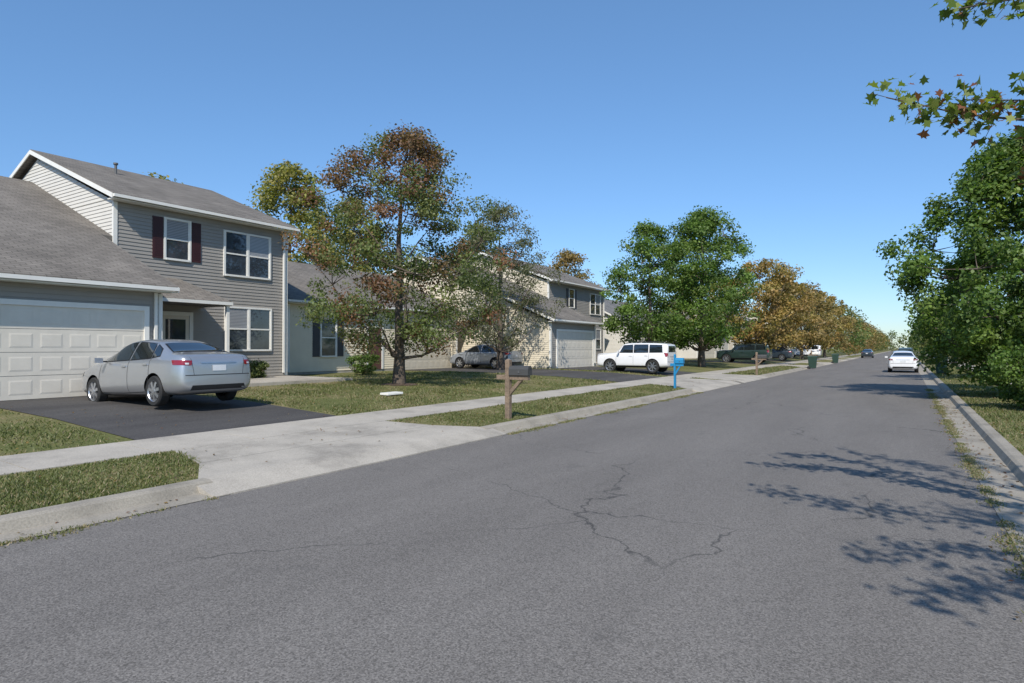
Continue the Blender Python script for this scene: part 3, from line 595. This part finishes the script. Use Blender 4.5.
def car(name,spec,pm,loc,rot,extras=True):
    import bmesh
    par=empty(name,loc,rot)
    st=spec['st']; rings=[]
    for (x,zb,w,zs,wt,zt) in st:
        k=zt-zs; hs=zs-zb
        half=[(0,zb),(.72*w,zb),(.94*w,zb+.05),(w*.995,zb+.28*hs),(w,zb+.6*hs),(.975*w,zs-.06),(.945*w,zs),(wt+.05,zs+.80*k),(wt-.04,zs+.94*k),(wt*.5,zs+.99*k),(0,zt)]
        ring=[(x,y,z) for y,z in half]+[(x,-y,z) for y,z in half[-2:0:-1]]
        rings.append(ring)
    n=len(rings[0]); V=[p for r in rings for p in r]; F=[]
    for i in range(len(rings)-1):
        for k in range(n): F.append((i*n+k,i*n+(k+1)%n,(i+1)*n+(k+1)%n,(i+1)*n+k))
    F.append(tuple(range(n))[::-1]); F.append(tuple(range((len(rings)-1)*n,len(rings)*n)))
    me=bpy.data.meshes.new('body_cage'); me.from_pydata(V,[],F); me.update()
    ob=bpy.data.objects.new('body',me); COL.objects.link(ob)
    me.materials.append(pm); me.materials.append(M_black)
    bm_=bmesh.new(); bm_.from_mesh(me); bmesh.ops.recalc_face_normals(bm_,faces=bm_.faces)
    cl=bm_.edges.layers.float.new('crease_edge')
    for e in bm_.edges:
        a,b=e.verts[0].index,e.verts[1].index
        if a//n!=b//n and a%n in (6,n-6): e[cl]=.6
        if a//n!=b//n and a%n in (3,n-3): e[cl]=.3
        if a//n!=b//n and a%n in (8,n-8): e[cl]=spec['cr']
    bm_.to_mesh(me); bm_.free()
    ss=ob.modifiers.new('s','SUBSURF'); ss.levels=3; ss.render_levels=3
    dg=bpy.context.evaluated_depsgraph_get(); dg.update(); ev=ob.evaluated_get(dg); m2=bpy.data.meshes.new_from_object(ev)
    bvh=BVHTree.FromPolygons([v.co[:] for v in m2.vertices],[p.vertices[:] for p in m2.polygons])
    ob.modifiers.clear(); ob.data=m2
    cm=MB(); r=spec['wr']+.055
    for wx in spec['wb']:
        for s in (-1,1):
            vs=[];K=40
            for yy in (s*.58,s*1.1):
                for k in range(K): a=2*math.pi*k/K; vs.append((wx+r*math.cos(a),yy,spec['wr']+.01+r*math.sin(a)))
            fs=[tuple(range(K)),tuple(range(2*K-1,K-1,-1))]+[(k,k+K,(k+1)%K+K,(k+1)%K) for k in range(K)]
            cm.add(vs,fs,0)
    cut=cm.build('cut',[M_black]); 
    bb=bmesh.new(); bb.from_mesh(cut.data); bmesh.ops.recalc_face_normals(bb,faces=bb.faces); bb.to_mesh(cut.data); bb.free()
    bo=ob.modifiers.new('c','BOOLEAN'); bo.object=cut; bo.operation='DIFFERENCE'; bo.solver='EXACT'
    try: bo.material_mode='TRANSFER'
    except: pass
    dg=bpy.context.evaluated_depsgraph_get(); dg.update(); m3=bpy.data.meshes.new_from_object(ob.evaluated_get(dg)); ob.modifiers.clear(); ob.data=m3
    bpy.data.objects.remove(cut)
    m3.polygons.foreach_set('use_smooth',[True]*len(m3.polygons)); 
    try: m3.set_sharp_from_angle(angle=math.radians(38))
    except: pass
    ob.parent=par
    G=MB() # 0 glass 1 seam 2 red 3 clear 4 metal 5 black 6 paint
    def interp(pl,f):
        if len(pl)==2: a,b=pl; return [a[i]+(b[i]-a[i])*f for i in (0,1)]
        ts=np.linspace(0,1,len(pl)); return [np.interp(f,ts,[p[i] for p in pl]) for i in (0,1)]
    def patch(bot,top,ray,mi,off=.004,nu=10,nv_=5):
        vs=[];ok=[]
        for i in range(nu+1):
            b=interp(bot,i/nu);t=interp(top,i/nu)
            for j in range(nv_+1):
                q=[b[k]+(t[k]-b[k])*j/nv_ for k in (0,1)]; o,d=ray(q)
                h=bvh.ray_cast(Vector(o),Vector(d)); 
                if h[0] is None: vs.append((0,0,0)); ok.append(False)
                else:
                    nn=h[1]; nn=nn if nn.dot(Vector(d))<0 else -nn
                    vs.append(tuple(h[0]+nn*off)); ok.append(True)
        fs=[]
        for i in range(nu):
            for j in range(nv_):
                f=(i*(nv_+1)+j,(i+1)*(nv_+1)+j,(i+1)*(nv_+1)+j+1,i*(nv_+1)+j+1)
                if all(ok[k] for k in f): fs.append(f)
        G.add(vs,fs,mi)
    for s in (-1,1):
        side=lambda q:((q[0],s*3,q[1]),(0,-s,0))
        for b,t in spec['sidew']:
            patch([(p[0]+(.02 if k==0 else -.02),p[1]-.02) for k,p in enumerate(b)],[(p[0]+(.02 if k==0 else (-.02 if k==len(t)-1 else 0)),p[1]+.018) for k,p in enumerate(t)],side,5,.003)
            patch(b,t,side,0,.007)
        for sm in spec['seams']:
            for a,b in zip(sm[:-1],sm[1:]):
                dx,dz=b[0]-a[0],b[1]-a[1]; l=math.hypot(dx,dz); nx,nz=-dz/l*.006,dx/l*.006
                patch([(a[0]-nx,a[1]-nz),(b[0]-nx,b[1]-nz)],[(a[0]+nx,a[1]+nz),(b[0]+nx,b[1]+nz)],side,1,.003,6,1)
        for hx,hz in spec['handles']:
            hh=bvh.ray_cast(Vector((hx,s*3,hz)),Vector((0,-s,0)))[0]
            if hh: G.box(hx-.09,hx+.09,hh.y-s*.01,hh.y+s*.035,hz-.014,hz+.014,6)
        rear=lambda q:((-5,q[0],q[1]),(1,0,0)); frt=lambda q:((5,q[0],q[1]),(-1,0,0))
        diag=lambda q:((-2.2-3,s*(q[0]+3*.6),q[1]),Vector((1,-s*.6,0)).normalized())
        for y0,y1,z0,z1,ext in spec['tail']:
            patch([(y0-.02,z0+.01),(y1+ext+.1,z0+.03)],[(y0-.03,z1-.02),(y1+ext+.12,z1-.0)],diag,2,.008,14,5)
            patch([(y0+.04,z0+.03),(y0+.11,z0+.03)],[(y0+.04,z0+.065),(y0+.12,z0+.065)],diag,3,.012,4,3)
        fd=lambda q:((2.2+3,s*(q[0]+3*.6),q[1]),Vector((-1,-s*.6,0)).normalized())
        hz=st[-3][5]-.02
        patch([(.45,hz-.16),(.95,hz-.12)],[(.5,hz-.06),(.95,hz-.0)],fd,3,.008,10,4)
        mx_,my,mz=spec['mirror']
        v=[(mx_-.05,s*my,mz-.05),(mx_+.07,s*my,mz-.05),(mx_+.05,s*(my+.16),mz-.04),(mx_-.05,s*(my+.17),mz-.04),(mx_-.05,s*my,mz+.06),(mx_+.04,s*my,mz+.06),(mx_+.02,s*(my+.15),mz+.07),(mx_-.05,s*(my+.17),mz+.07)]
        G.add(v,[(0,3,2,1),(4,5,6,7),(0,1,5,4),(1,2,6,5),(2,3,7,6),(3,0,4,7)],6); G.box(mx_-.02,mx_+.03,s*(my-.1),s*my,mz-.03,mz,5)
        zz_=.19 if spec is SED else .27
        patch([(.93,zz_),(-.93,zz_)],[(.93,zz_+(.05 if spec is SED else .14)),(-.93,zz_+(.05 if spec is SED else .14))],side,5,.003)
        if spec is SUV:
            G.tube([(.3,s*.62,1.70),(.2,s*.63,1.735),(-1.7,s*.63,1.735),(-1.85,s*.62,1.69)],[.014]*4,6,5)
    top=lambda q:((q[0],q[1],4),(0,0,-1))
    if spec['rearw']:
        xb,yb,xt,yt=spec['rearw']
        patch([(xb-.03,-yb-.03),(xb-.03,yb+.03)],[(xt+.03,-yt-.03),(xt+.03,yt+.03)],top,5,.003,14,8); patch([(xb,-yb),(xb,yb)],[(xt,-yt),(xt,yt)],top,0,.007,14,8)
    else:
        z0,z1,yb,yt=spec['rearz']
        patch([(-yb,z0),(yb,z0)],[(-yt,z1),(yt,z1)],rear,0,.007,14,6)
    xb,yb,xt,yt=spec['frontw']; patch([(xb,-yb),(xb,yb)],[(xt,-yt),(xt,yt)],top,0,.007,14,8)
    zc=.76 if spec is SED else .80
    patch([(-.40,zc+.10),(.40,zc+.10)],[(-.40,zc+.12),(.40,zc+.12)],rear,4,.012,8,1)
    patch([(-.155,zc-.06),(.155,zc-.06)],[(-.155,zc+.06),(.155,zc+.06)],rear,3,.012,4,2)
    patch([(-.72,.61),(.72,.61)],[(-.72,.627),(.72,.627)],rear,1,.003,14,1)
    patch([(-.62,.31),(.62,.31)],[(-.58,.41),(.58,.41)],rear,5,.004,12,2)
    for s in (-1,1): patch([(s*.54,.62),(s*.548,.62)],[(s*.60,1.0),(s*.608,1.0)],rear,1,.003,1,8)
    patch([(-.55,.42),(.55,.42)],[(-.5,.62),(.5,.62)],frt,5,.006,12,3)
    gb=G.build('glass_and_details',[M_carglass,M_seam,M_red,M_clear,M_metal,M_black,pm],par,smooth=True)
    try: gb.data.set_sharp_from_angle(angle=math.radians(40))
    except: pass
    wr=spec['wr']; Wm=MB()
    for wx in spec['wb']:
        for s in (-1,1):
            prof=[(wr*.66,-.1),(wr*.93,-.105),(wr,-.08),(wr,.08),(wr*.93,.105),(wr*.70,.1),(wr*.66,.085),(wr*.62,.02)]
            K=36; vs=[]
            for rr,yy in prof:
                for k in range(K): a=2*math.pi*k/K; vs.append((wx+rr*math.cos(a),s*(.77+yy),wr+rr*math.sin(a)))
            Wm.add(vs,[(i*K+k,i*K+(k+1)%K,(i+1)*K+(k+1)%K,(i+1)*K+k) for i in range(5) for k in range(K)],0)
            Wm.add(vs,[(i*K+k,i*K+(k+1)%K,(i+1)*K+(k+1)%K,(i+1)*K+k) for i in range(5,7) for k in range(K)],1)
            Wm.add([(wx+wr*.64*math.cos(2*math.pi*k/K),s*.80,wr+wr*.64*math.sin(2*math.pi*k/K)) for k in range(K)],[tuple(range(K))],2)
            NS=7
            for q in range(NS):
                a=2*math.pi*q/NS+.2; ca,sa=math.cos(a),math.sin(a)
                def P(r,w,y): return (wx+r*ca-w*sa,s*y,wr+r*sa+w*ca)
                v=[P(.02,-.028,.868),P(.02,.028,.868),P(wr*.65,.034,.858),P(wr*.65,-.034,.858),P(.02,-.028,.82),P(.02,.028,.82),P(wr*.65,.034,.815),P(wr*.65,-.034,.815)]
                Wm.add(v,[(0,1,2,3),(0,4,5,1),(1,5,6,2),(2,6,7,3),(3,7,4,0)],1)
            Wm.add([(wx+.05*math.cos(2*math.pi*k/12),s*.873,wr+.05*math.sin(2*math.pi*k/12)) for k in range(12)]+[(wx+.055*math.cos(2*math.pi*k/12),s*.82,wr+.055*math.sin(2*math.pi*k/12)) for k in range(12)],[tuple(range(12))]+[(k,(k+1)%12,(k+1)%12+12,k+12) for k in range(12)],1)
    Wm.build('wheels',[M_rubber,M_metal,M_black],par)
    return par
P_silver=paint('silver_paint',(.47,.475,.48),.7); P_white=paint('white_paint',(.75,.75,.75),0); P_dark=paint('dark_blue_paint',(.03,.045,.06),.3); P_green=paint('dark_green_paint',(.02,.04,.035),.2); P_lt=paint('light_silver_paint',(.34,.37,.41),.5)
PI=math.pi
s=car('silver_sedan',SED,P_silver,(-14.1,7.55,.425),PI); s.rotation_euler=(0,math.radians(2.2),PI); s.scale=(.97,.97,.97)
s=car('white_suv',SUV,P_white,(-12.15,31.5,.36),PI); s.scale=(.89,.9,.93)
s=car('parked_sedan',SED,P_lt,(-20.15,28.9,.50),PI); s.scale=(.93,.93,.95)
car('white_sedan',SED,P_white,(-.15,51,.0),PI/2)
car('dark_sedan',SED,P_dark,(-12.2,70.5,.37),PI)
car('dark_suv',SUV,P_green,(-12.0,57,.36),PI)
car('white_suv',SUV,P_white,(-11.5,90,.36),PI)
car('parked_sedan',SED,P_dark,(-5.4,120,.0),PI/2)
car('parked_suv',SUV,P_green,(0.0,95,.0),PI/2)

# ------------------------------------------------------------------ street furniture
def mailbox(name,loc,post,box,H=1.28):
    e=empty(name,loc); mb=MB()
    mb.box(-.055,.055,-.055,.055,-.3,H,0)
    mb.add([(-.055,-.055,H),(.055,-.055,H),(.055,.055,H),(-.055,.055,H),(0,0,H+.03)],[(0,1,4),(1,2,4),(2,3,4),(3,0,4)],0)
    mb.box(-.28,-.056,-.045,.045,H-.42,H-.32,0); mb.box(.056,.52,-.045,.045,H-.42,H-.32,0)
    v=[(.056,-.03,H-.75),(.056,.03,H-.75),(.056,.03,H-.63),(.056,-.03,H-.63),(.36,-.03,H-.425),(.36,.03,H-.425),(.27,.03,H-.425),(.27,-.03,H-.425)]
    mb.add(v,[(0,1,5,4),(3,7,6,2),(0,4,7,3),(1,2,6,5)],0)
    mb.build('post',[post],e,bevel=.006)
    mb=MB(); zb=H-.32; x0,x1=.06,.54; pr=[(-.085,zb+.003),(.085,zb+.003),(.085,zb+.12)]
    pr+=[(.085*math.cos(a),zb+.12+.085*math.sin(a)) for a in np.linspace(0.2,math.pi-.2,9)]+[(-.085,zb+.12)]
    n=len(pr); mb.add([(x0,y,z) for y,z in pr]+[(x1,y,z) for y,z in pr],[tuple(range(n)),tuple(range(2*n-1,n-1,-1))]+[(i,(i+1)%n,(i+1)%n+n,i+n) for i in range(n)],0)
    mb.box(x1+.001,x1+.012,-.02,.02,zb+.15,zb+.19,0)
    mb.box(.3,.33,-.1,-.088,zb+.05,zb+.10,1); mb.build('box',[box,M_steel],e)
    return e
mailbox('mailbox',(-7.2,11.2,gz(-7.2)),M_wood,M_mailblk)
s=mailbox('blue_mailbox',(-7.3,22.9,gz(-7.3)),M_blue,M_blue); s.scale=(.62,1,1)
mailbox('mailbox',(-7.2,37.5,gz(-7.2)),M_wood,M_mailblk)
mailbox('mailbox',(-7.2,62,gz(-7.2)),M_wood,M_white)
def bin_(name,loc,rot=0):
    e=empty(name,loc,rot); mb=MB()
    lo=[(-.24,-.22,.06),(.24,-.22,.06),(.24,.22,.06),(-.24,.22,.06)]; hi=[(-.32,-.29,.95),(.32,-.29,.95),(.32,.29,.95),(-.32,.29,.95)]
    mb.add(lo+hi,[(0,3,2,1),(4,5,6,7),(0,1,5,4),(1,2,6,5),(2,3,7,6),(3,0,4,7)]); mb.build('tub',[M_bin],e,bevel=.02)
    mb=MB(); mb.add([(-.35,-.31,.955),(.35,-.31,.955),(.35,.31,.955),(-.35,.31,.955),(-.3,-.25,1.06),(.28,-.25,1.03),(.28,.25,1.03),(-.3,.25,1.06)],[(0,3,2,1),(4,5,6,7),(0,1,5,4),(1,2,6,5),(2,3,7,6),(3,0,4,7)]); mb.build('lid',[M_bin],e,bevel=.01)
    mb=MB()
    for s in (-1,1): mb.tube([(-.26,s*.24,.11),(-.26,s*.31,.11)],[.11,.11],14); mb.add([(-.26+.11*math.cos(a),s*.24,.11+.11*math.sin(a)) for a in np.linspace(0,6.0,14)],[tuple(range(14))])
    mb.build('wheels',[M_rubber],e); mb=MB(); mb.tube([(-.4,-.25,.98),(-.4,.25,.98)],[.015,.015],6); mb.build('handle',[M_bin],e)
bin_('garbage_bin',(-6.2,54,.005)); bin_('garbage_bin',(-6.3,74,.005)); bin_('garbage_bin',(1.75,44,.12),PI); bin_('garbage_bin',(1.8,45.1,.12),PI)
mb=MB(); mb.slab([(-12.2,12.45,.42),(-11.85,12.4,.42),(-11.8,12.95,.43),(-12.15,13.0,.43)],.06); mb.build('utility_cover',[M_white],bevel=.01)

# ------------------------------------------------------------------ light, sky, camera
EL=math.radians(43); az=math.atan2(.42,-.90)
d=Vector((math.sin(az)*math.cos(EL),math.cos(az)*math.cos(EL),math.sin(EL)))
sl=bpy.data.lights.new('sun','SUN'); sl.energy=5.0; sl.angle=math.radians(.5); sl.color=(1,.94,.85)
so=bpy.data.objects.new('sun',sl); so.rotation_euler=d.to_track_quat('Z','Y').to_euler(); so.location=(0,0,50); COL.objects.link(so)
w=bpy.data.worlds.new('World'); scene.world=w; w.use_nodes=True; nt=w.node_tree
sk=nt.nodes.new('ShaderNodeTexSky'); sk.sky_type='NISHITA'; sk.sun_disc=False; sk.sun_elevation=EL; sk.sun_rotation=az; sk.air_density=1; sk.dust_density=.1; sk.ozone_density=2.5
hs=nt.nodes.new('ShaderNodeHueSaturation'); hs.inputs['Saturation'].default_value=1.15
# clear-day horizon: hold back the bright haze of the model close to the horizon
tc=nt.nodes.new('ShaderNodeTexCoord'); sx=nt.nodes.new('ShaderNodeSeparateXYZ'); nt.links.new(tc.outputs['Generated'],sx.inputs[0])
hr=ramp(nt,[(0,(.52,.64,.84)),(.10,(.66,.76,.93)),(.28,(.95,1.0,1.06)),(.55,(1.35,1.3,1.25))]); nt.links.new(sx.outputs['Z'],hr.inputs['Fac'])
ml=nt.nodes.new('ShaderNodeVectorMath'); ml.operation='MULTIPLY'
bg=nt.nodes['Background']; bg.inputs['Strength'].default_value=.15
nt.links.new(sk.outputs[0],hs.inputs['Color']); nt.links.new(hs.outputs[0],ml.inputs[0]); nt.links.new(hr.outputs[0],ml.inputs[1]); nt.links.new(ml.outputs[0],bg.inputs['Color'])
cam=bpy.data.cameras.new('camera'); cam.sensor_width=36; cam.lens=21.8; cam.clip_end=5000; cam.clip_start=.05
co=bpy.data.objects.new('camera',cam); co.location=(0,0,1.65); co.rotation_euler=(math.radians(90.6),0,math.radians(32.4)); COL.objects.link(co); scene.camera=co
scene.view_settings.view_transform='Standard'; scene.view_settings.look='None'; scene.view_settings.exposure=0
